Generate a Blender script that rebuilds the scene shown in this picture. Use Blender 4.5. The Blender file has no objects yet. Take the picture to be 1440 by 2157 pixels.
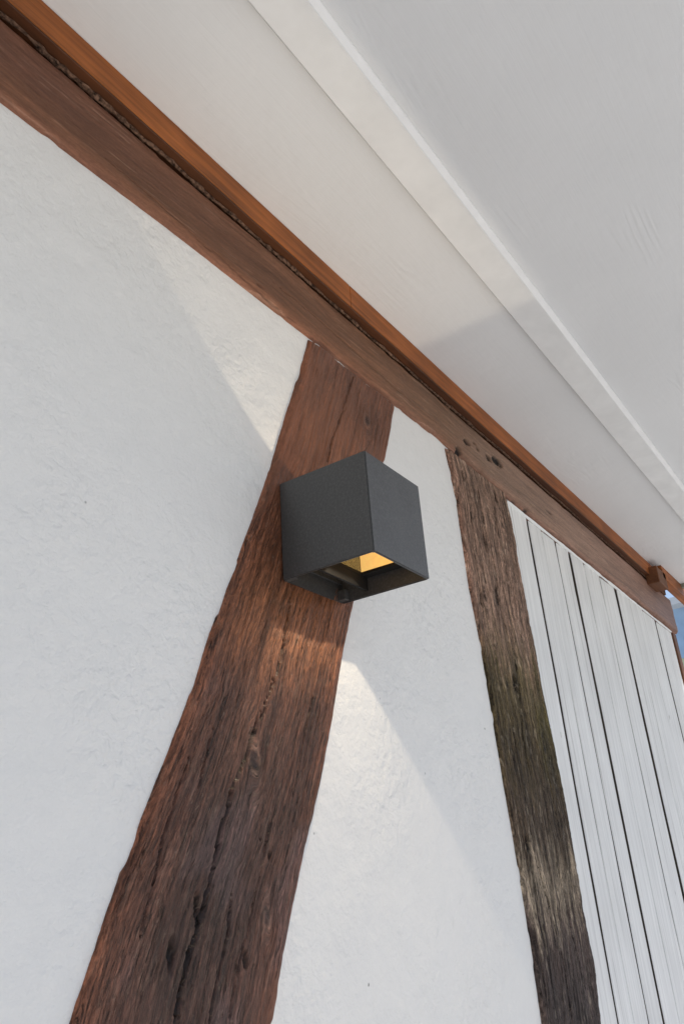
import bpy, bmesh, math, random
import numpy as np
from mathutils import Matrix, Vector

# ------------------------------------------------------------------ camera, world, sun, exposure
scene = bpy.context.scene
C = scene.collection
random.seed(4)

def build_camera():
    cam = bpy.data.cameras.new('camera')
    ob = bpy.data.objects.new('camera', cam)
    C.objects.link(ob)
    yaw, pitch, roll = 0.99308326, 0.43860174, -0.07534675
    fwd = Vector((math.sin(yaw)*math.cos(pitch), math.cos(yaw)*math.cos(pitch), math.sin(pitch)))
    right = Vector((math.cos(yaw), -math.sin(yaw), 0))
    up = right.cross(fwd)
    r2 = right*math.cos(roll) + up*math.sin(roll)
    u2 = -right*math.sin(roll) + up*math.cos(roll)
    m = Matrix.Identity(4)
    for i in range(3):
        m[i][0], m[i][1], m[i][2] = r2[i], u2[i], -fwd[i]
    m[0][3], m[1][3], m[2][3] = -0.5715, -0.4451, -0.2721
    ob.matrix_world = m
    cam.sensor_fit = 'VERTICAL'
    cam.sensor_height = 24.0
    cam.lens = 1716.9/2157*24.0
    cam.clip_start = 0.01
    cam.clip_end = 2000
    scene.camera = ob
build_camera()

SUN_EL = math.radians(55)
SUN_AZ = math.radians(140)          # clockwise from +Y: front right of the wall
w = bpy.data.worlds.new('World')
scene.world = w
w.use_nodes = True
nt = w.node_tree
sky = nt.nodes.new('ShaderNodeTexSky')
sky.sky_type = 'NISHITA'
sky.sun_disc = False
sky.sun_elevation = SUN_EL
sky.sun_rotation = SUN_AZ
sky.air_density = 1.0
sky.dust_density = 2.2
sky.ozone_density = 1.0
nt.links.new(sky.outputs[0], nt.nodes['Background'].inputs[0])
nt.nodes['Background'].inputs[1].default_value = 0.115

sl = bpy.data.lights.new('sun', 'SUN')
sl.energy = 2.6
sl.angle = math.radians(0.6)
sl.color = (1.0, 0.945, 0.88)
so = bpy.data.objects.new('sun', sl)
C.objects.link(so)
sd = Vector((math.sin(SUN_AZ)*math.cos(SUN_EL), math.cos(SUN_AZ)*math.cos(SUN_EL), math.sin(SUN_EL)))
so.rotation_euler = sd.to_track_quat('Z', 'Y').to_euler()
so.location = (3, -4, 5)

scene.view_settings.view_transform = 'Standard'
scene.view_settings.look = 'None'
scene.view_settings.exposure = 0.56
scene.view_settings.gamma = 1.0
scene.view_settings.use_curve_mapping = False
scene.render.engine = 'CYCLES'
scene.cycles.max_bounces = 10
scene.cycles.diffuse_bounces = 7
scene.cycles.use_denoising = True
scene.cycles.sample_clamp_indirect = 6.0

# ------------------------------------------------------------------ helpers
def tag(o, label=None, cat=None, group=None, kind=None):
    if label: o['label'] = label
    if cat: o['category'] = cat
    if group: o['group'] = group
    o['kind'] = kind or 'thing'
    return o

def empty(name, loc=(0, 0, 0)):
    o = bpy.data.objects.new(name, None)
    o.empty_display_size = 0.05
    C.objects.link(o)
    o.location = loc
    return o

def link(name, me, mats, parent=None):
    o = bpy.data.objects.new(name, me)
    C.objects.link(o)
    for m in (mats if isinstance(mats, (list, tuple)) else [mats]):
        me.materials.append(m)
    if parent is not None:
        o.parent = parent
        o.matrix_parent_inverse = Matrix.Translation(-Vector(parent.location)) if parent.parent is None else Matrix.Translation(-Vector(parent.location))
    return o

def box_mesh(name, lo, hi, bevel=0.0, seg=2, cuts=0):
    bm = bmesh.new()
    bmesh.ops.create_cube(bm, size=1)
    for v in bm.verts:
        v.co = Vector([(lo[i]+hi[i])/2 + v.co[i]*(hi[i]-lo[i]) for i in range(3)])
    if bevel:
        bmesh.ops.bevel(bm, geom=list(bm.edges), offset=bevel, segments=seg, affect='EDGES', profile=0.5)
    me = bpy.data.meshes.new(name)
    bm.to_mesh(me); bm.free()
    return me

def box(name, lo, hi, mat, parent=None, bevel=0.0):
    return link(name, box_mesh(name, lo, hi, bevel), mat, parent)

_tabs = {}
def vn(x, y, seed=0):
    if seed not in _tabs:
        _tabs[seed] = np.random.RandomState(seed+11).rand(256, 256)
    t = _tabs[seed]
    x = np.asarray(x, float); y = np.asarray(y, float)
    ix = np.floor(x).astype(int); iy = np.floor(y).astype(int)
    fx = x-ix; fy = y-iy
    fx = fx*fx*(3-2*fx); fy = fy*fy*(3-2*fy)
    g = lambda a, b: t[a % 256, b % 256]
    return (g(ix, iy)*(1-fx)*(1-fy)+g(ix+1, iy)*fx*(1-fy)+g(ix, iy+1)*(1-fx)*fy+g(ix+1, iy+1)*fx*fy)
def fbm(x, y, seed=0, o=4, gain=0.5):
    s = 0; a = 1; n = 0
    for k in range(o):
        s = s+a*vn(x*2**k+17*k, y*2**k+31*k, seed+k); n += a; a *= gain
    return s/n
def sst(a, b, x):
    t = np.clip((x-a)/(b-a), 0, 1)
    return t*t*(3-2*t)

def new_mat(name):
    m = bpy.data.materials.new(name)
    m.use_nodes = True
    n = m.node_tree.nodes; l = m.node_tree.links
    return m, n, l, n['Principled BSDF']
def nd(n, t, **kw):
    x = n.new(t)
    for k, v in kw.items():
        setattr(x, k, v)
    return x
def noise(n, l, vec, scale, detail=4, rough=0.55, dist=0.0):
    x = n.new('ShaderNodeTexNoise')
    x.inputs['Scale'].default_value = scale
    x.inputs['Detail'].default_value = detail
    x.inputs['Roughness'].default_value = rough
    x.inputs['Distortion'].default_value = dist
    if vec is not None: l.new(vec, x.inputs['Vector'])
    return x.outputs[0]
def ramp(n, l, fac, stops):
    r = n.new('ShaderNodeValToRGB')
    e = r.color_ramp.elements
    while len(e) < len(stops): e.new(0.5)
    for k, (p, c) in enumerate(stops):
        e[k].position = p
        e[k].color = (c, c, c, 1) if not isinstance(c, tuple) else (*c, 1)
    l.new(fac, r.inputs[0])
    return r.outputs[0]
def mapping(n, l, vec, sc):
    m = n.new('ShaderNodeMapping')
    m.inputs['Scale'].default_value = sc
    l.new(vec, m.inputs['Vector'])
    return m.outputs[0]
def mul(n, l, a, b, fac=1.0, mode='MULTIPLY'):
    m = n.new('ShaderNodeMix'); m.data_type = 'RGBA'; m.blend_type = mode
    m.inputs[0].default_value = fac
    for s, v in ((6, a), (7, b)):
        if isinstance(v, tuple): m.inputs[s].default_value = (*v, 1)
        else: l.new(v, m.inputs[s])
    return m.outputs[2]
def mixf(n, l, fac, a, b):
    m = n.new('ShaderNodeMix'); m.data_type = 'RGBA'
    l.new(fac, m.inputs[0])
    for s, v in ((6, a), (7, b)):
        if isinstance(v, tuple): m.inputs[s].default_value = (*v, 1)
        else: l.new(v, m.inputs[s])
    return m.outputs[2]
def bump(n, l, h, strength, dist, prev=None):
    b = n.new('ShaderNodeBump')
    b.inputs['Strength'].default_value = strength
    b.inputs['Distance'].default_value = dist
    l.new(h, b.inputs['Height'])
    if prev is not None: l.new(prev, b.inputs['Normal'])
    return b.outputs[0]
def objco(n):
    return n.new('ShaderNodeTexCoord').outputs['Object']

# ------------------------------------------------------------------ materials
def mat_plaster():
    m, n, l, b = new_mat('white_limewashed_plaster')
    co = objco(n)
    big = noise(n, l, co, 3.0, 3)
    c = ramp(n, l, big, [(0.3, (0.735, 0.730, 0.71)), (0.7, (0.765, 0.758, 0.735))])
    # grey scuffs, only here and there
    patch = ramp(n, l, noise(n, l, co, 6.0, 3, 0.6), [(0.53, 0.0), (0.70, 1.0)])
    scuff = ramp(n, l, noise(n, l, mapping(n, l, co, (1.0, 1, 0.75)), 70, 5, 0.7, 0.5), [(0.56, 0.0), (0.70, 1.0)])
    both = mul(n, l, patch, scuff)
    c = mixf(n, l, mul(n, l, both, (0.45, 0.45, 0.45)), c, (0.46, 0.47, 0.46))
    c = mul(n, l, c, ramp(n, l, noise(n, l, co, 48, 5, 0.65, 0.5), [(0.3, 0.985), (0.7, 1.01)]))
    v = n.new('ShaderNodeTexVoronoi'); v.inputs['Scale'].default_value = 26
    l.new(co, v.inputs['Vector'])
    dots = ramp(n, l, v.outputs['Distance'], [(0.028, 1.0), (0.05, 0.0)])
    keep = ramp(n, l, noise(n, l, co, 21, 1), [(0.62, 0.0), (0.66, 1.0)])
    c = mixf(n, l, mul(n, l, dots, keep), c, (0.25, 0.25, 0.24))
    l.new(c, b.inputs['Base Color'])
    b.inputs['Roughness'].default_value = 0.9
    b.inputs['Specular IOR Level'].default_value = 0.15
    where = ramp(n, l, noise(n, l, co, 5.0, 2), [(0.40, 0.12), (0.62, 1.0)])
    lumps = noise(n, l, co, 20, 3, 0.5)
    tro = mul(n, l, noise(n, l, co, 105, 3, 0.5, 0.3), where)
    fine = noise(n, l, co, 300, 3, 0.6, 0.3)
    b1 = bump(n, l, lumps, 0.6, 0.007)
    b2 = bump(n, l, tro, 0.85, 0.0040, b1)
    b3 = bump(n, l, fine, 0.6, 0.0010, b2)
    l.new(b3, b.inputs['Normal'])
    return m

def mat_wood(name, con=1.0, crk=1.0, spk=1.0, rough=0.5, spec=0.45, relief=1.0):
    """old oak: colour from the 'tint' attribute, fibres and checks from 'guv' (across, along)"""
    m, n, l, b = new_mat(name)
    t = nd(n, 'ShaderNodeAttribute', attribute_name='tint')
    g = nd(n, 'ShaderNodeAttribute', attribute_name='guv')
    gv = g.outputs['Vector']
    g1 = noise(n, l, mapping(n, l, gv, (360, 18, 1)), 1.0, 5, 0.62, 0.6)        # growth rings, slow
    g2 = noise(n, l, mapping(n, l, gv, (620, 130, 1)), 1.0, 3, 0.7, 0.9)        # short fibres
    ck = noise(n, l, mapping(n, l, gv, (330, 24, 1)), 1.0, 7, 0.7, 1.2)         # drying checks
    pk = noise(n, l, mapping(n, l, gv, (330, 120, 1)), 1.0, 4, 0.75, 1.0)        # pale specks
    zone = ramp(n, l, noise(n, l, mapping(n, l, gv, (22, 12, 1)), 1.0, 3, 0.6, 0.4), [(0.38, 0.35), (0.58, 1.0)])
    c = mul(n, l, t.outputs['Color'], ramp(n, l, g1, [(0.34, 1-.45*con), (0.5, 1.0), (0.66, 1+.5*con)]))
    c = mul(n, l, c, ramp(n, l, g2, [(0.36, 1-.42*con), (0.5, 1.0), (0.64, 1+.5*con)]))
    cm = ramp(n, l, ck, [(0.395, 1.0), (0.425, 0.0)])
    cm = mul(n, l, cm, zone)
    c = mixf(n, l, mul(n, l, cm, (.82*crk,)*3), c, (0.018, 0.011, 0.008))
    pm = mul(n, l, ramp(n, l, pk, [(0.585, 0.0), (0.64, 1.0)]), zone)
    c = mixf(n, l, mul(n, l, pm, (.55*spk,)*3), c, (0.34, 0.245, 0.175))
    c = mixf(n, l, t.outputs['Alpha'], t.outputs['Color'], c)
    l.new(c, b.inputs['Base Color'])
    b.inputs['Roughness'].default_value = rough
    b.inputs['Specular IOR Level'].default_value = spec
    inv = n.new('ShaderNodeInvert'); l.new(cm, inv.inputs[1])
    b1 = bump(n, l, g1, 0.5*relief, 0.0018)
    b2 = bump(n, l, g2, 0.7*relief, 0.0012, b1)
    b3 = bump(n, l, inv.outputs[0], 0.8*relief, 0.0014, b2)
    for q in (b1, b2, b3):
        st = n.new('ShaderNodeMath'); st.operation = 'MULTIPLY'; st.inputs[1].default_value = q.node.inputs['Strength'].default_value
        l.new(t.outputs['Alpha'], st.inputs[0]); l.new(st.outputs[0], q.node.inputs['Strength'])
    l.new(b3, b.inputs['Normal'])
    return m

def mat_stained(name, base, var=0.25, rough=0.55, axis=0, grain=True):
    m, n, l, b = new_mat(name)
    co = objco(n)
    sc = [160, 160, 160]; sc[axis] = 7
    g = noise(n, l, mapping(n, l, co, tuple(sc)), 1.0, 5, 0.6, 0.3)
    big = noise(n, l, co, 9, 3)
    c = mul(n, l, base, ramp(n, l, g, [(0.3, 1-var), (0.7, 1+var)]))
    c = mul(n, l, c, ramp(n, l, big, [(0.3, 1-var*0.7), (0.7, 1+var*0.7)]))
    l.new(c, b.inputs['Base Color'])
    b.inputs['Roughness'].default_value = rough
    b.inputs['Specular IOR Level'].default_value = 0.3
    l.new(bump(n, l, g, 0.35, 0.0006), b.inputs['Normal'])
    return m

def mat_soffit():
    m, n, l, b = new_mat('white_painted_plywood')
    co = objco(n)
    big = noise(n, l, co, 2.2, 3)
    c = ramp(n, l, big, [(0.3, (0.635, 0.65, 0.66)), (0.7, (0.695, 0.71, 0.72))])
    marks = ramp(n, l, noise(n, l, mapping(n, l, co, (8, 30, 8)), 3.0, 5, 0.7), [(0.70, 0.0), (0.78, 1.0)])
    c = mixf(n, l, mul(n, l, marks, (0.35, 0.35, 0.35)), c, (0.5, 0.49, 0.47))
    l.new(c, b.inputs['Base Color'])
    b.inputs['Roughness'].default_value = 0.62
    b.inputs['Specular IOR Level'].default_value = 0.3
    # plywood figure: contour lines of a slow noise field read as cathedral grain
    f = noise(n, l, mapping(n, l, co, (1.6, 7.0, 1)), 1.6, 3, 0.45, 0.5)
    mm = n.new('ShaderNodeMath'); mm.operation = 'MULTIPLY'; mm.inputs[1].default_value = 95
    l.new(f, mm.inputs[0])
    ss = n.new('ShaderNodeMath'); ss.operation = 'SINE'
    l.new(mm.outputs[0], ss.inputs[0])
    where = ramp(n, l, noise(n, l, co, 5.0, 2), [(0.52, 0.0), (0.70, 1.0)])
    h = mul(n, l, ss.outputs[0], where)
    fine = noise(n, l, mapping(n, l, co, (14, 260, 40)), 1.0, 5, 0.65, 0.5)
    lump = noise(n, l, co, 14, 3)
    b1 = bump(n, l, lump, 0.3, 0.006)
    b2 = bump(n, l, h, 0.28, 0.0005, b1)
    b3 = bump(n, l, fine, 0.45, 0.0008, b2)
    l.new(b3, b.inputs['Normal'])
    return m

def mat_board():
    m, n, l, b = new_mat('white_painted_board')
    co = objco(n)
    g = noise(n, l, mapping(n, l, co, (150, 150, 5)), 1.0, 5, 0.6, 0.2)
    big = noise(n, l, co, 7, 3)
    c = mul(n, l, (0.76, 0.76, 0.745), ramp(n, l, g, [(0.3, 0.84), (0.7, 1.06)]))
    c = mul(n, l, c, ramp(n, l, big, [(0.3, 0.93), (0.7, 1.03)]))
    lines = ramp(n, l, noise(n, l, mapping(n, l, co, (110, 110, 1.2)), 1.0, 4, 0.7), [(0.35, 1.0), (0.40, 0.0)])
    c = mixf(n, l, mul(n, l, lines, (.5, .5, .5)), c, (0.36, 0.35, 0.33))
    spots = ramp(n, l, noise(n, l, mapping(n, l, co, (1, 1, 0.4)), 60, 3), [(0.73, 0.0), (0.78, 1.0)])
    c = mixf(n, l, spots, c, (0.4, 0.4, 0.38))
    l.new(c, b.inputs['Base Color'])
    b.inputs['Roughness'].default_value = 0.65
    b.inputs['Specular IOR Level'].default_value = 0.25
    l.new(bump(n, l, g, 0.4, 0.0008), b.inputs['Normal'])
    return m

def mat_powder():
    m, n, l, b = new_mat('anthracite_powder_coat')
    co = objco(n)
    f = noise(n, l, co, 1900, 2, 0.6)
    s = ramp(n, l, noise(n, l, co, 430, 4, 0.8), [(0.32, 0.72), (0.52, 1.0), (0.68, 1.6)])
    c = mul(n, l, (0.054, 0.054, 0.054), s)
    l.new(c, b.inputs['Base Color'])
    l.new(ramp(n, l, noise(n, l, co, 30, 3), [(0.3, 0.36), (0.7, 0.44)]), b.inputs['Roughness'])
    b.inputs['Specular IOR Level'].default_value = 0.6
    l.new(bump(n, l, f, 0.5, 0.0004), b.inputs['Normal'])
    return m

def mat_plain(name, col, rough=0.7, spec=0.3, emit=None, metal=0.0, nscale=40, var=0.12):
    m, n, l, b = new_mat(name)
    co = objco(n)
    c = mul(n, l, col, ramp(n, l, noise(n, l, co, nscale, 4), [(0.3, 1-var), (0.7, 1+var)]))
    l.new(c, b.inputs['Base Color'])
    b.inputs['Roughness'].default_value = rough
    b.inputs['Specular IOR Level'].default_value = spec
    b.inputs['Metallic'].default_value = metal
    if emit:
        b.inputs['Emission Color'].default_value = (*emit[0], 1)
        b.inputs['Emission Strength'].default_value = emit[1]
    return m

M = dict(
    plaster=mat_plaster(), oak_brace=mat_wood('old_red_brown_oak', 1.05, 1.0, .55, .43, .30, 1.4),
    oak_post=mat_wood('weathered_post_oak', 1.2, 1.1, .5, .72, .2, 1.5), oak_beam=mat_wood('smooth_brown_oak', .35, .10, .04, .55, .25, .5), soffit=mat_soffit(), board=mat_board(), powder=mat_powder(),
    trim=mat_stained('orange_brown_stain', (0.265, 0.082, 0.018), 0.42, 0.6),
    dark=mat_stained('trim_shade_brown', (0.070, 0.023, 0.007), 0.3, 0.6),
    bare=mat_stained('bare_dirty_board_edge', (0.055, 0.046, 0.034), 0.3, 0.85, axis=2),
    block=mat_stained('brown_block_stain', (0.12, 0.046, 0.018), 0.3, 0.6),
    mortar=mat_plain('crumbling_brown_mortar', (0.105, 0.062, 0.042), 0.95, 0.1, nscale=260, var=0.95),
    black=mat_plain('matte_black_inner_coating', (0.014, 0.014, 0.014), 0.7, 0.2),
    batten=mat_plain('white_painted_batten', (0.69, 0.70, 0.70), 0.6, nscale=24, var=0.05),
    caulk=mat_plain('white_caulk', (0.78, 0.79, 0.79), 0.7, nscale=30, var=0.04),
    gold=mat_plain('gold_reflector', (0.80, 0.50, 0.12), 0.5, 0.4, nscale=200, emit=((1.0, 0.62, 0.20), 0.42)),
    led=mat_plain('lit_led', (0.9, 0.75, 0.4), 0.5, emit=((1.0, 0.72, 0.30), 2.5)),
    ground=mat_plain('pale_concrete_paving', (0.53, 0.515, 0.485), 0.9, 0.2, nscale=2.5),
    house=mat_plain('pale_green_render', (0.56, 0.60, 0.44), 0.9, nscale=3),
    blue=mat_plain('blue_paint', (0.34, 0.50, 0.70), 0.5, nscale=3),
    grey=mat_plain('grey_green_edge', (0.22, 0.23, 0.19), 0.7),
    glass=mat_plain('dark_window_glass', (0.03, 0.05, 0.07), 0.1, 0.5),
)

# ------------------------------------------------------------------ large structure
g = link('ground', bpy.data.meshes.new('ground'), M['ground'])
bm = bmesh.new()
bmesh.ops.create_grid(bm, x_segments=20, y_segments=20, size=400)
for v in bm.verts: v.co.z = -2.05
bm.to_mesh(g.data); bm.free()
tag(g, kind='structure')

# plaster infill (two panels of one wall); the timbers stand 4 mm proud of it
wall = tag(empty('plaster_wall', (-0.4, 0.06, -2.05)), 'white limewashed plaster wall filling the bays between the timbers', 'wall')
box('infill_panel', (-2.0, 0.006, -2.05), (0.10, 0.10, 0.40), M['plaster'], wall)
box('infill_panel', (0.10, 0.006, -2.05), (0.52, 0.10, 0.40), M['plaster'], wall)
box('wall_core', (-2.0, 0.101, -2.05), (1.60, 0.16, 0.47), M['plaster'], wall)

# ------------------------------------------------------------------ timbers
def interp(pts, u):
    p = sorted(pts)
    return np.interp(u, [a for a, _ in p], [b for _, b in p])

def smooth_interp(pts, u, k=0.02):
    return (interp(pts, u-k)+2*interp(pts, u)+interp(pts, u+k))/4

def timber(name, us, loA, hiB, axis, nt_, seed, rim, proud, tintf, cracks=(), holes=(), edge=0.0018, end_round=True,
           rough=0.0008, parent=None, mat='oak_brace', wearf=None, knots=()):
    """us: stations along the timber; loA/hiB: edge polylines (station, offset); axis 'z' upright, 'x' lying."""
    us = np.asarray(us)
    a = smooth_interp(loA, us) + (fbm(us*110, us*0+3.3, seed, 4, .6)-.5)*edge*0.9 + edge*1.5*sst(.72, .9, vn(us*42, us*0+2.2, seed+81)) + (fbm(us*9, us*0+1.3, seed+5, 3)-.5)*edge*2
    b = smooth_interp(hiB, us) + (fbm(us*110, us*0+8.3, seed+2, 4, .6)-.5)*edge*0.9 - edge*1.5*sst(.72, .9, vn(us*42, us*0+5.2, seed+83)) + (fbm(us*9, us*0+6.3, seed+7, 3)-.5)*edge*2
    t = np.linspace(0, 1, nt_)
    t = np.concatenate([[0], 0.5-0.5*np.cos(np.pi*t)*0.35-(0.5-t)*0.65, [1]])
    t = np.clip(t, 0, 1)
    U, T = np.meshgrid(us, t, indexing='ij')
    A = a[:, None]; B = b[:, None]
    W = A+(B-A)*T
    d = np.minimum(W-A, B-W)                       # distance to nearest edge
    e = np.clip(1-d/rim, 0, 1)
    H = proud - rim*(1-np.sqrt(np.clip(1-e*e, 0, 1)))
    across = W-(A+B)/2
    across = across+0.010*(fbm(across*9, U*7, seed+90, 2)-.5)
    for ku, kw, kr in knots:                       # the grain flows round each knot
        q = np.exp(-((U-ku)/(kr*2.6))**2-((W-kw)/kr)**2)
        across = across-q*kr*0.8*np.tanh((W-kw)/(kr*.5))
    H += (fbm(across*30, U*9, seed+20, 3)-.5)*0.004*(1-e)
    gr = fbm(across*330+1.5*fbm(across*20, U*12, seed+31, 2), U*16, seed+30, 4, .6)
    H += (gr-.5)*2*rough
    H += (fbm(across*900, U*120, seed+40, 2)-.5)*rough*0.7
    if end_round:
        for ue in (us.min(), us.max()):
            q = np.clip(1-np.abs(U-ue)/0.004, 0, 1)
            H -= 0.004*q*q
    crack = np.zeros_like(W)
    for pts, wd, dep in cracks:                    # pts in (station, offset)
        cx = interp(pts, us) + (fbm(us*45, us*0+.7, seed+50, 4, .6)-.5)*0.007
        lo_, hi_ = min(p[0] for p in pts), max(p[0] for p in pts)
        fade = np.clip(np.minimum(us-lo_, hi_-us)/0.02, 0, 1)
        ww = np.maximum(wd*fade*0.62*(0.3+1.1*vn(us*60, us*0+9.1, seed+60)), .0007*fade)
        k = np.clip(1-np.abs(W-cx[:, None])/(ww[:, None]+1e-6), 0, 1)
        crack = np.maximum(crack, np.sqrt(k)*(dep/0.006))
    for hu, hw, r1, r2, dep in holes:
        q = np.sqrt(((U-hu)/r1)**2+((W-hw)/r2)**2)+(fbm(U*150, W*150, seed+70, 2)-.5)*0.9
        crack = np.maximum(crack, np.clip(1.25-q, 0, 1)*(dep/0.006))
    H -= crack*0.006
    H = np.maximum(H, -0.0045)
    tint = tintf(U, W, across, T, d, gr)
    dirt_shade = np.clip(1-0.96*np.clip(crack*1.2, 0, 1), 0.04, 1)[..., None]  # cracks and holes: dirt and depth shade painted in, relief being clamped
    for ku, kw, kr in knots:
        q = np.sqrt(((U-ku)/(kr*.75))**2+((W-kw)/(kr*.5))**2)+(fbm(U*160, W*160, seed+95, 2)-.5)*.8
        tint = tint*(1-.6*sst(1.1, .5, q))[..., None]
        ring = np.exp(-((q-1.15)/.13)**2)*vn(U*90, W*90, seed+96)
        tint = tint+ring[..., None]*np.array([.12, .075, .05])
    tint = tint*dirt_shade
    nU, nT = U.shape
    # closing rows: sides go 40 mm back into the wall
    H[:, 0] = -0.04; H[:, -1] = -0.04
    Y = -H
    if axis == 'z':
        P = np.stack([W, Y, U], -1)
    else:
        P = np.stack([U, Y, W], -1)
    ends = []
    for i, sgn in ((0, -1), (nU-1, 1)):
        q = P[i].copy(); q[:, 1] = 0.04
        ends.append(q)
    P = np.concatenate([ends[0][None], P, ends[1][None]], 0)
    tint = np.concatenate([tint[:1], tint, tint[-1:]], 0)
    wear = np.ones_like(W) if wearf is None else wearf(U, across)
    wear = np.concatenate([wear[:1], wear, wear[-1:]], 0)
    guv = np.stack([across, U, U*0], -1)
    guv = np.concatenate([guv[:1], guv, guv[-1:]], 0)
    n1, n2 = P.shape[:2]
    idx = np.arange(n1*n2).reshape(n1, n2)
    f = np.stack([idx[:-1, :-1], idx[1:, :-1], idx[1:, 1:], idx[:-1, 1:]], -1).reshape(-1, 4)
    if axis == 'x': f = f[:, ::-1]
    f = f[:, ::-1]
    me = bpy.data.meshes.new(name)
    me.vertices.add(n1*n2)
    me.vertices.foreach_set('co', P.reshape(-1))
    me.loops.add(f.size)
    me.loops.foreach_set('vertex_index', f.reshape(-1).astype(np.int32))
    me.polygons.add(len(f))
    me.polygons.foreach_set('loop_start', np.arange(0, f.size, 4, dtype=np.int32))
    me.polygons.foreach_set('loop_total', np.full(len(f), 4, dtype=np.int32))
    me.update(calc_edges=True)
    me.polygons.foreach_set('use_smooth', np.ones(len(f), dtype=bool))
    ca = me.attributes.new('tint', 'FLOAT_COLOR', 'POINT')
    ca.data.foreach_set('color', np.concatenate([tint.reshape(-1, 3), wear.reshape(-1, 1)], 1).reshape(-1))
    va = me.attributes.new('guv', 'FLOAT_VECTOR', 'POINT')
    va.data.foreach_set('vector', guv.reshape(-1))
    me.update()
    return link(name, me, M[mat], parent)

def lerp3(stops, u):
    p = sorted(stops)
    k = [a for a, _ in p]
    return np.stack([np.interp(u, k, [c[i] for _, c in p]) for i in range(3)], -1)

def stations(parts):
    out = []
    for a, b, st in parts:
        out.append(np.arange(a, b, st))
    return np.unique(np.concatenate(out))

# diagonal brace
BL = [(.335, .071), (.3204, .0661), (.2546, .0405), (.1052, -.0197), (.0284, -.0534), (-.0707, -.0998), (-.1281, -.1231),
      (-.1988, -.1573), (-.2496, -.1829), (-.3282, -.2131), (-2.05, -0.90)]
BR = [(.335, .272), (.3224, .2664), (.2257, .2253), (-.004, .1194), (-.0748, .0891), (-.1593, .0563), (-.2319, .0214),
      (-.3069, -.0124), (-.3538, -.0293), (-2.05, -0.70)]
BL = [(z, x+(x+.5715)*.0125) for z, x in BL]
def brace_tint(U, W, ac, T, d, gr):
    c = lerp3([(.33, (.118, .048, .027)), (.18, (.150, .058, .028)), (.05, (.125, .048, .024)), (-.06, (.225, .086, .036)),  # brighter stop below the lamp paints its glow into the wood
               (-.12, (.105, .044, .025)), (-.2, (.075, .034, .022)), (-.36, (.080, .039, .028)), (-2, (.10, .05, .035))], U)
    patch = fbm(ac*16, U*7, 101, 4, .6)
    c = c*(0.55+0.95*patch)[..., None]
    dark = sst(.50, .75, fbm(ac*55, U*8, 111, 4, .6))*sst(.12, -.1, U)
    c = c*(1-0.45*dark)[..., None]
    # dark smoky patch near the head
    hd = np.exp(-((U-.262)/.03)**2-((W-.19)/.035)**2)
    c = c*(1-.5*hd)[..., None]
    # redder worn arrises
    rim_ = np.exp(-d/.016)[..., None]
    c = c*(1-rim_)+rim_*np.array([.185, .068, .034])*(0.7+0.6*patch)[..., None]
    # pale fibres
    fib = sst(.66, .80, fbm(ac*420, U*38, 121, 2))*sst(.08, -.12, U)
    c = c+fib[..., None]*np.array([.13, .10, .075])*0.25
    c = c*(0.62+0.76*gr)[..., None]
    # purplish grey bloom
    bl = sst(.55, .75, fbm(ac*24+9, U*13, 131, 3))*sst(-.05, -.2, U)
    c = c*(1-.35*bl[..., None])+bl[..., None]*.35*np.array([.125, .085, .085])
    return np.clip(c, .012, .7)
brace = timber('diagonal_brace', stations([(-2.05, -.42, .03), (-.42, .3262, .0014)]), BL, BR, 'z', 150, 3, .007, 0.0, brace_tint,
    cracks=[([(.319, .162), (.283, .147), (.230, .121), (.196, .102), (.155, .086)], .0016, .007),
            ([(-.005, .014), (-.040, .005), (-.078, -.008), (-.101, -.019), (-.132, -.040)], .0016, .005),
            ([(-.125, -.036), (-.165, -.056), (-.191, -.073), (-.219, -.084), (-.248, -.097), (-.276, -.107), (-.298, -.118), (-.317, -.124), (-.345, -.131), (-.42, -.15)], .0030, .010),
            ([(-.095, -.020), (-.128, -.033), (-.150, -.047)], .0013, .005),
            ([(-.145, -.094), (-.172, -.105), (-.200, -.112)], .0012, .004),
            ([(-.26, -.075), (-.30, -.083), (-.34, -.098), (-.40, -.12)], .0018, .006),
            ([(-.20, -.02), (-.25, -.042), (-.30, -.062), (-.36, -.085)], .0011, .004),
            ([(-.10, .04), (-.16, .015), (-.2, .0)], .0010, .004),
            ([(-.17, -.12), (-.23, -.145), (-.29, -.165)], .0012, .004)],
    holes=[(-.30, -.135, .012, .003, .005), (-.272, -.112, .008, .002, .006), (-.24, -.03, .004, .002, .004), (-.31, -.06, .006, .0025, .005)],
    edge=.0016, rough=.0011, knots=[(-.168, -.047, .012), (-.285, -.035, .008), (.262, .185, .012)],
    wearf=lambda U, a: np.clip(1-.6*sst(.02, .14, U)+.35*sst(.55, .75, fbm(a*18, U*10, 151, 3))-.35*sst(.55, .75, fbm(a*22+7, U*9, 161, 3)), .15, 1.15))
tag(brace, 'wide reddish brown diagonal timber brace that carries the cube lamp', 'beam')

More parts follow.
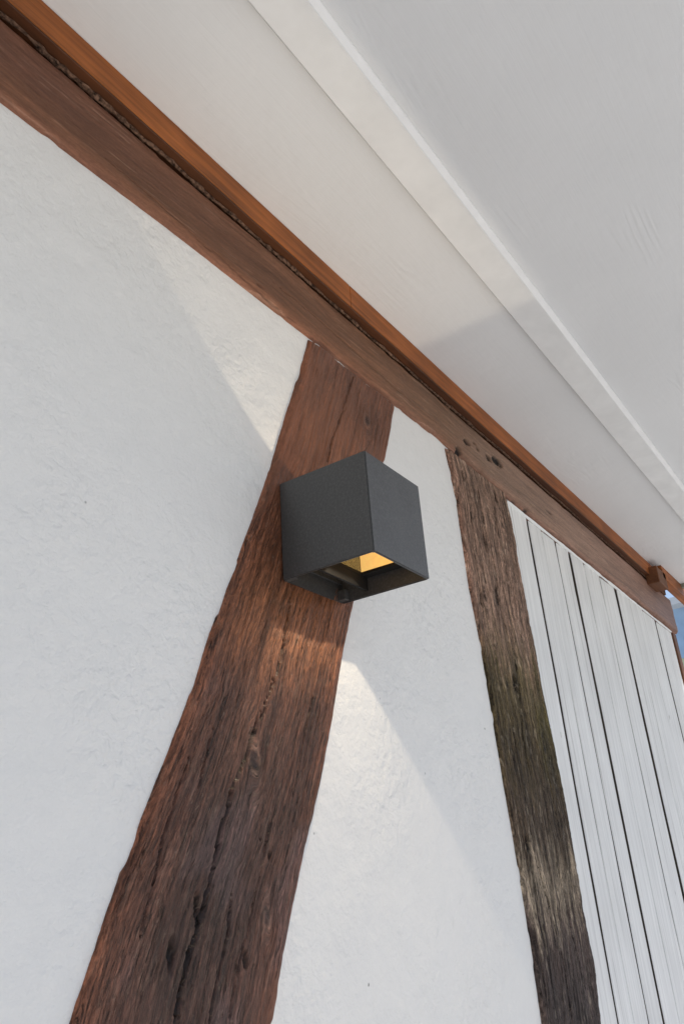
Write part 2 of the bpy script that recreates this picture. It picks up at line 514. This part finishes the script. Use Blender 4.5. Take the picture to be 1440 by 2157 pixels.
# upright post
PL = [(.335, .400), (.32, .404), (.29, .409), (.247, .417), (.1056, .417), (.0267, .428), (-.1049, .435), (-.2194, .443), (-.3098, .449), (-.4199, .447), (-2.05, .447)]
PR = [(.335, .615), (.3133, .622), (.2803, .629), (.13, .632), (-.0281, .639), (-.1978, .650), (-.3149, .647), (-.395, .652), (-.43, .640), (-2.05, .64)]
PL = [(z, x+(x+.5715)*.0110) for z, x in PL]
def post_tint(U, W, ac, T, d, gr):
    jag = (fbm(ac*170, U*9, 201, 4, .65)-.5)*.26
    z = U+jag*0.6
    c = lerp3([(.33, (.26, .165, .118)), (.22, (.25, .155, .110)), (.08, (.27, .170, .120)), (.03, (.22, .145, .090)), (-.02, (.115, .085, .040)),
               (-.09, (.088, .062, .030)), (-.2, (.070, .048, .032)), (-.232, (.085, .060, .040)), (-.27, (.33, .26, .185)), (-.30, (.22, .17, .125)),
               (-.335, (.075, .052, .044)), (-.43, (.060, .046, .043)), (-2, (.07, .06, .06))], z)
    patch = fbm(ac*22, U*8, 211, 4, .6)
    c = c*(0.55+0.9*patch)[..., None]
    moss = sst(.5, .7, fbm(ac*14+4, U*9, 221, 3))*sst(.05, -.02, U)*sst(-.25, -.2, U)*sst(0.0, .06, ac+.02)
    c = c*(1-.35*moss[..., None])+.35*moss[..., None]*np.array([.105, .095, .022])
    st = sst(.45, .75, fbm(ac*130, U*10, 231, 4, .6))
    c = c*(1-.5*st)[..., None]
    rim_ = np.exp(-np.clip(W-W[:, :1], 0, 1)/.008)[..., None]*sst(-.02, .1, U)[..., None]
    c = c*(1-.6*rim_)+.6*rim_*np.array([.25, .125, .085])
    fib = sst(.70, .80, fbm(ac*300, U*60, 241, 2))
    c = c+fib[..., None]*np.array([.10, .085, .065])
    return np.clip(c*(0.6+0.8*gr)[..., None], .012, .7)
post = timber('upright_post', stations([(-2.05, -.5, .03), (-.5, .3232, .0018)]), PL, PR, 'z', 130, 23, .006, 0.0, post_tint,
    cracks=[([(.308, .500), (.222, .506), (.172, .520), (.103, .518), (.06, .527)], .0028, .009),
            ([(.05, .538), (-.007, .544), (-.083, .528), (-.15, .533)], .0026, .008),
            ([(-.25, .505), (-.292, .518), (-.352, .538), (-.394, .541), (-.5, .535)], .0028, .010),
            ([(.28, .55), (.2, .56), (.1, .575), (.02, .58)], .0016, .005),
            ([(.27, .46), (.18, .463), (.08, .468), (0, .475)], .0016, .005),
            ([(-.05, .5), (-.12, .497), (-.22, .5)], .0016, .005),
            ([(-.02, .59), (-.1, .592), (-.2, .6)], .0015, .005),
            ([(-.24, .57), (-.31, .585), (-.40, .60)], .0015, .005),
            ([(-.24, .48), (-.31, .487), (-.42, .495)], .0014, .004)],
    holes=[(.292, .455, .008, .006, .008), (.113, .515, .016, .006, .008), (.095, .457, .015, .004, .006), (-.016, .529, .012, .007, .008),
           (-.229, .485, .010, .008, .010), (.30, .574, .012, .006, .006), (.2, .50, .02, .004, .006)],
    edge=.0019, rough=.0016, mat='oak_post', knots=[(.10, .47, .010), (-.10, .60, .010), (-.02, .50, .008), (.25, .58, .009)])
tag(post, 'narrow weathered upright post with mossy middle and bleached band, beside the white boards', 'beam')

# horizontal head beam
HB = [(-2.0, .314), (-.338, .3136), (-.175, .319), (.068, .3215), (.2664, .3222), (.40, .3225), (.45, .3175), (.6275, .3145), (1.053, .309), (1.45, .304), (1.64, .301), (1.8, .300)]
HT = [(-2.0, .407), (.3, .408), (.8, .4065), (1.2, .4065), (1.8, .4065)]
HB = [(x, z+.0068) for x, z in HB]
def head_tint(U, W, ac, T, d, gr):
    c = lerp3([(-2, (.135, .060, .037)), (-.3, (.135, .060, .037)), (-.05, (.160, .074, .043)), (.2, (.185, .088, .047)), (.42, (.215, .118, .070)),
               (.55, (.25, .155, .105)), (1.0, (.295, .185, .135)), (1.35, (.26, .15, .11)), (1.7, (.18, .10, .072))], U)
    patch = fbm(ac*30, U*4, 301, 4, .6)
    c = c*(0.65+0.7*patch)[..., None]
    low = sst(.55, .1, T)[..., None]*sst(.6, -.1, U)[..., None]
    c = c*(1-.55*low)+.55*low*np.array([.225, .098, .048])*(0.7+.6*patch)[..., None]
    rim_ = np.exp(-np.clip(W-W[:, :1], 0, 1)/.006)[..., None]
    c = c*(1-.6*rim_)+.6*rim_*np.array([.25, .110, .070])
    streak = sst(.5, .8, fbm(ac*260, U*5, 321, 3))
    c = c*(1-.22*streak)[..., None]
    fib = sst(.74, .84, fbm(ac*500, U*14, 331, 2))
    c = c+fib[..., None]*np.array([.08, .06, .045])
    return np.clip(c*(0.75+0.5*gr)[..., None], .012, .7)
head = timber('head_beam', stations([(-2.0, -.4, .03), (-.4, .7, .0022), (.7, 1.735, .004)]), HB, HT, 'x', 76, 43, .009, 0.0012, head_tint,
    cracks=[([(.45, .33), (.47, .345), (.478, .372), (.485, .40)], .0008, .002),
            ([(-.245, .345), (-.159, .337), (-.072, .333), (.05, .330)], .0006, .0015),
            ([(.0, .362), (.1, .360), (.25, .352), (.4, .35)], .0007, .002),
            ([(.66, .345), (.75, .34), (.9, .335)], .0008, .002)],
    holes=[(.483, .361, .010, .0045, .010), (.515, .372, .006, .003, .006), (.525, .366, .006, .003, .006), (.601, .374, .016, .009, .014), (.565, .366, .009, .006, .010),
           (.45, .331, .010, .007, .010), (.711, .322, .012, .003, .005), (.827, .357, .016, .003, .005), (.64, .318, .01, .004, .005), (.66, .319, .01, .004, .005), (-.02, .338, .006, .002, .003)],
    edge=.0010, rough=.0003, mat='oak_beam')
tag(head, 'long brown horizontal head beam running along the top of the wall', 'beam')
box('beam_end_cap', (1.585, 0.0, 0.4095), (1.70, 0.06, 0.437), M['block'], head, 0.002)

# crumbling mortar along the beam's upper arris
def mortar_bead():
    xs = stations([(-2.0, -.4, .02), (-.4, .6, .0022), (.6, 1.58, .004)])
    n = len(xs); k = 8
    r = 0.0010+0.0034*np.clip(fbm(xs*45, xs*0, 400, 4, .65)-.22, 0, 1)*np.clip(1.1-xs*.5, .45, 1.3)
    zc = 0.4085+0.003*(fbm(xs*20, xs*0+4, 410, 3)-.5)
    yc = 0.001-0.003*(fbm(xs*30, xs*0+9, 420, 3))
    V = []
    for j in range(k):
        a = 2*math.pi*j/k
        rr = r*(0.65+0.8*vn(xs*230, xs*0+j*1.7, 430))
        V.append(np.stack([xs, yc+rr*math.cos(a), zc+rr*0.9*math.sin(a)], -1))
    V = np.stack(V, 1)
    idx = np.arange(n*k).reshape(n, k)
    f = [(int(idx[i, j]), int(idx[i+1, j]), int(idx[i+1, (j+1) % k]), int(idx[i, (j+1) % k])) for i in range(n-1) for j in range(k)]
    me = bpy.data.meshes.new('mortar_bead')
    me.from_pydata(V.reshape(-1, 3).tolist(), [], f)
    return me
link('mortar_bead', mortar_bead(), M['mortar'], head)

# ------------------------------------------------------------------ trim under the soffit
trim = tag(empty('eave_trim', (0, 0, 0.41)), 'orange brown stained trim board between the head beam and the white soffit', 'trim')
box('trim_board', (-2.2, -0.012, 0.4143), (0.1515, 0.03, 0.4497), M['trim'], trim, 0.0008)
box('trim_board', (0.1525, -0.0121, 0.4143), (1.56, 0.03, 0.4497), M['trim'], trim, 0.0008)
box('trim_board', (1.56, -0.032, 0.4143), (2.3, -0.010, 0.4497), M['trim'], trim, 0.0008)
box('trim_shade_strip', (-2.2, -0.0112, 0.4110), (1.545, 0.03, 0.4141), M['dark'], trim, 0.0004)  # added dark strip: shade of the trim's underside put into colour

bl = box('bracket_block', (1.50, -0.032, 0.388), (1.585, 0.0, 0.4325), M['block'], None, 0.002)
tag(bl, 'small dark brown wooden block fixed to the far end of the head beam', 'block')

# ------------------------------------------------------------------ soffit
sof = tag(empty('soffit', (0, -0.3, 0.45)), 'white painted plywood soffit over the wall with one flat batten', 'soffit')
box('soffit_panel', (-2.2, -0.1533, 0.45), (1.76, 0.0, 0.468), M['soffit'], sof, 0.0005)
box('soffit_panel', (-2.2, -0.75, 0.4501), (1.76, -0.1640, 0.468), M['soffit'], sof, 0.0005)
box('soffit_panel', (-2.2, 0.0, 0.4502), (1.60, 0.16, 0.468), M['soffit'], sof)
box('cover_batten', (-2.2, -0.1985, 0.4405), (1.76, -0.157, 0.4499), M['batten'], sof, 0.0008)
def bright_edge():  # added pale strip: the batten's lit outer side put into shape and colour
    bm = bmesh.new()
    sec = [(-0.1984, 0.4499), (-0.2040, 0.4499), (-0.2034, 0.4480), (-0.1984, 0.4415)]
    A_ = [bm.verts.new((-2.2, y, z)) for y, z in sec]; B_ = [bm.verts.new((1.76, y, z)) for y, z in sec]
    for k in range(4): bm.faces.new((A_[k], A_[(k+1) % 4], B_[(k+1) % 4], B_[k]))
    bm.faces.new(A_); bm.faces.new(list(reversed(B_)))
    bmesh.ops.recalc_face_normals(bm, faces=bm.faces)
    me = bpy.data.meshes.new('bright_edge_strip'); bm.to_mesh(me); bm.free()
    return me
box('gap_shade_backing', (-2.2, -0.21, 0.4685), (1.76, -0.11, 0.48), M['bare'], sof)  # added dark cover: shuts out sky, puts the batten's shadow line into colour
link('bright_edge_strip', bright_edge(), M['caulk'], sof)
box('edge_board', (1.7605, -0.75, 0.44), (1.78, 0.0, 0.47), M['grey'], sof)

# ------------------------------------------------------------------ vertical board cladding
clad = tag(empty('board_cladding', (1.15, 0.02, -2.05)), 'white painted vertical boards with dark gaps right of the upright post', 'cladding')
GAPS = [(.600, .0), (.7155, .012), (.780, .0022), (.848, .008), (.921, .015), (1.002, .0022), (1.099, .009), (1.205, .017), (1.302, .0024), (1.405, .0024), (1.515, .015), (1.664, .0)]
def board_mesh(x0, x1, y, ztop, seed, jit=1.0):
    rnd = random.Random(seed)
    zs = [-2.05, -1.2, -.6, -.45, -.3, -.15, 0, .12, .22, ztop-.012, ztop]
    bm = bmesh.new()
    rows = []
    bev = .0015
    for z in zs:
        j0 = rnd.uniform(-.0016, .0016)*(x1-x0 > .0)*jit; j1 = rnd.uniform(-.0016, .0016)*jit
        yy = y+rnd.uniform(-.0004, .0004)
        ring = [(x0+j0, y+.018), (x0+j0, yy+bev), (x0+j0+bev, yy), (x1+j1-bev, yy), (x1+j1, yy+bev), (x1+j1, y+.018)]
        rows.append([bm.verts.new((a, b, z)) for a, b in ring])
    for r0, r1 in zip(rows[:-1], rows[1:]):
        for k in range(5):
            f = bm.faces.new((r0[k], r0[k+1], r1[k+1], r1[k]))
            f.material_index = 1 if k in (0, 4) else 0
    bm.faces.new(rows[-1]); bm.faces.new(list(reversed(rows[0])))
    bmesh.ops.recalc_face_normals(bm, faces=bm.faces)
    me = bpy.data.meshes.new('board')
    bm.to_mesh(me); bm.free()
    return me
for k in range(len(GAPS)-1):
    (xa, wa), (xb, wb) = GAPS[k], GAPS[k+1]
    rnd = random.Random(k+70)
    zt = np.interp((xa+xb)/2, [.6, 1.05, 1.64], [.309, .3045, .2965])+rnd.uniform(-.002, .001)
    link('board', board_mesh(xa+wa/2, xb-wb/2, .005+rnd.uniform(-.0006, .0008), float(zt), k), [M['board'], M['bare']], clad)
box('backing_board', (.6, 0.0255, -2.05), (1.66, 0.05, 0.31), M['bare'], clad)
def caulk():
    xs = np.arange(.625, 1.665, .004)
    n = len(xs); k = 6
    zc = np.interp(xs, [.6, 1.05, 1.64], [.3125, .3075, .300])-.0015
    r = .0022+.0022*(fbm(xs*35, xs*0, 500, 3)-.35)
    V = np.stack([np.stack([xs, .0035+r*math.cos(2*math.pi*j/k), zc+r*math.sin(2*math.pi*j/k)], -1) for j in range(k)], 1)
    idx = np.arange(n*k).reshape(n, k)
    f = [(int(idx[i, j]), int(idx[i+1, j]), int(idx[i+1, (j+1) % k]), int(idx[i, (j+1) % k])) for i in range(n-1) for j in range(k)]
    me = bpy.data.meshes.new('caulk_bead')
    me.from_pydata(V.reshape(-1, 3).tolist(), [], f)
    return me
link('caulk_bead', caulk(), M['caulk'], clad)

cp = box('corner_post', (1.6665, 0.001, -2.05), (1.70, 0.10, 0.298), M['block'], None, 0.002)
tag(cp, 'slim brown corner post at the far end of the white boards', 'post')

# ------------------------------------------------------------------ cube wall lamp
lamp = tag(empty('wall_lamp', (0.05, 0.0, 0.051)), 'anthracite cube wall lamp shining up and down on the diagonal brace', 'lamp')
L, D, H_ = 0.1, 0.103, 0.1023
def housing():
    bm = bmesh.new()
    th = .0026
    def ring(o, z): return [bm.verts.new(p) for p in ((o, -D+o, z), (L-o, -D+o, z), (L-o, -o*0.3-.0005, z), (o, -o*0.3-.0005, z))]
    ob_, ot = ring(0, 0), ring(0, H_)
    ib, it = ring(th, 0), ring(th, H_)
    for k in range(4):
        j = (k+1) % 4
        bm.faces.new((ob_[k], ob_[j], ot[j], ot[k]))
        bm.faces.new((ib[j], ib[k], it[k], it[j]))
        bm.faces.new((ob_[j], ob_[k], ib[k], ib[j]))
        bm.faces.new((ot[k], ot[j], it[j], it[k]))
    bmesh.ops.recalc_face_normals(bm, faces=bm.faces)
    bmesh.ops.bevel(bm, geom=[e for e in bm.edges], offset=.0009, segments=2, affect='EDGES')
    me = bpy.data.meshes.new('housing')
    bm.to_mesh(me); bm.free()
    return me
hs = link('housing', housing(), M['powder'], lamp)
def frame_plate(name, z0, z1, x0, x1, y0, y1, mat):
    """plate filling the housing between z0 and z1 with a window x0..x1, y0..y1"""
    bm = bmesh.new()
    a = .0027
    O = [(a, -D+a), (L-a, -D+a), (L-a, -.0342 if z0 < .05 else -.0035), (a, -.0342 if z0 < .05 else -.0035)]
    I = [(x0, y0), (x1, y0), (x1, y1), (x0, y1)]
    vo = [[bm.verts.new((x, y, z)) for x, y in O] for z in (z0, z1)]
    vi = [[bm.verts.new((x, y, z)) for x, y in I] for z in (z0, z1)]
    for k in range(4):
        j = (k+1) % 4
        bm.faces.new((vo[0][j], vo[0][k], vi[0][k], vi[0][j]))
        bm.faces.new((vo[1][k], vo[1][j], vi[1][j], vi[1][k]))
        bm.faces.new((vi[0][k], vi[1][k], vi[1][j], vi[0][j]))
        bm.faces.new((vo[0][k], vo[0][j], vo[1][j], vo[1][k]))
    bmesh.ops.recalc_face_normals(bm, faces=bm.faces)
    me = bpy.data.meshes.new(name); bm.to_mesh(me); bm.free()
    return link(name, me, mat, lamp)
WIN = (.014, .086, -.0965, -.0345)
frame_plate('inner_plate', .0195, .0225, *WIN, M['black'])
frame_plate('inner_plate', .0800, .0830, .014, .0695, -.0720, -.0300, M['powder'])  # unseen plate, front edge shaped to keep the up beam off the outer soffit
def well(z0, z1):
    bm = bmesh.new()
    x0, x1, y0, y1 = WIN[0]-.0005, WIN[1]+.0005, WIN[2]-.0005, WIN[3]+.0005
    P = [(x0, y0), (x1, y0), (x1, y1), (x0, y1)]
    a = [bm.verts.new((x, y, z0)) for x, y in P]; b = [bm.verts.new((x, y, z1)) for x, y in P]
    for k in range(4):
        bm.faces.new((a[k], a[(k+1) % 4], b[(k+1) % 4], b[k]))
    me = bpy.data.meshes.new('reflector'); bm.to_mesh(me); bm.free()
    return link('reflector', me, M['gold'], lamp)
well(.0226, .0515)
well(.0545, .0799)
box('led_carrier', (.005, -.098, .0517), (.095, -.012, .0543), M['gold'], lamp)
def disc(z):
    bm = bmesh.new()
    bmesh.ops.create_cone(bm, cap_ends=True, segments=32, radius1=.006, radius2=.006, depth=.0006, matrix=Matrix.Translation((.05, -.062, z)))
    me = bpy.data.meshes.new('led'); bm.to_mesh(me); bm.free()
    return link('led', me, M['led'], lamp)
disc(.0512); disc(.0548)
# rear wall of the lower light chamber; behind it the housing is open towards the timber
box('chamber_wall', (.0030, -.0340, .0055), (.0970, -.0310, .0500), M['black'], lamp, 0.0004)
box('added_baffle', (.016, -.0545, .0395), (.084, -.0350, .0405), M['black'], lamp)  # added unseen plate, keeps the down beam off the chamber wall
box('added_baffle', (.016, -.0900, .0395), (.0431, -.0546, .0405), M['black'], lamp)  # added unseen plate, trims the down beam left of the brace
for x in (.0030, .0895):
    box('fixing_lug', (x, -.0105, .0012), (x+.0075, -.0008, .0120), M['powder'], lamp, 0.0005)
box('back_plate', (.004, -.0030, .020), (.096, .012, .098), M['powder'], lamp)

def spot(z, down, power, half, blend):
    d = bpy.data.lights.new('lamp_beam', 'SPOT')
    d.energy = power
    d.color = (1.0, 0.84, 0.62)
    d.spot_size = 2*half
    d.spot_blend = blend
    d.shadow_soft_size = 0.0009
    d.use_nodes = True                      # the reflector collimates: the beam thins out slower than a bare bulb's
    fo = d.node_tree.nodes.new('ShaderNodeLightFalloff')
    fo.inputs['Strength'].default_value = 5.0
    d.node_tree.links.new(fo.outputs['Linear'], d.node_tree.nodes['Emission'].inputs['Strength'])
    o = bpy.data.objects.new('lamp_beam', d)
    C.objects.link(o)
    o.parent = lamp
    o.matrix_parent_inverse = Matrix.Translation(-Vector(lamp.location))
    o.location = (.05, -.062, z)
    if not down: o.rotation_euler = (math.pi, 0, 0)
spot(.0505, True, 1.0, math.atan(.97), .10)
spot(.0555, False, 0.48, math.atan(1.04), .10)

# ------------------------------------------------------------------ far neighbouring building past the corner
far = tag(empty('neighbour_building', (14.5, 3.0, -2.05)), 'far building with pale green walls and blue upper cladding past the corner', 'building')
box('wall', (12.0, -1.5, -2.05), (17.0, 7.5, 2.52), M['house'], far)
box('blue_cladding', (11.95, -1.55, 2.5201), (17.05, 7.55, 3.25), M['blue'], far)
box('roof', (11.7, -1.8, 3.2501), (17.3, 7.8, 3.36), M['soffit'], far)
for y in (-.6, 1.2, 3.4, 5.2):
    wdw = box('window', (11.985, y, .0), (12.02, y+.9, 1.5), M['caulk'], far)
    box('pane', (11.978, y+.07, .07), (11.984, y+.83, 1.43), M['glass'], wdw).matrix_parent_inverse = Matrix.Identity(4)
    wdw.children[0].matrix_parent_inverse = Matrix.Identity(4)
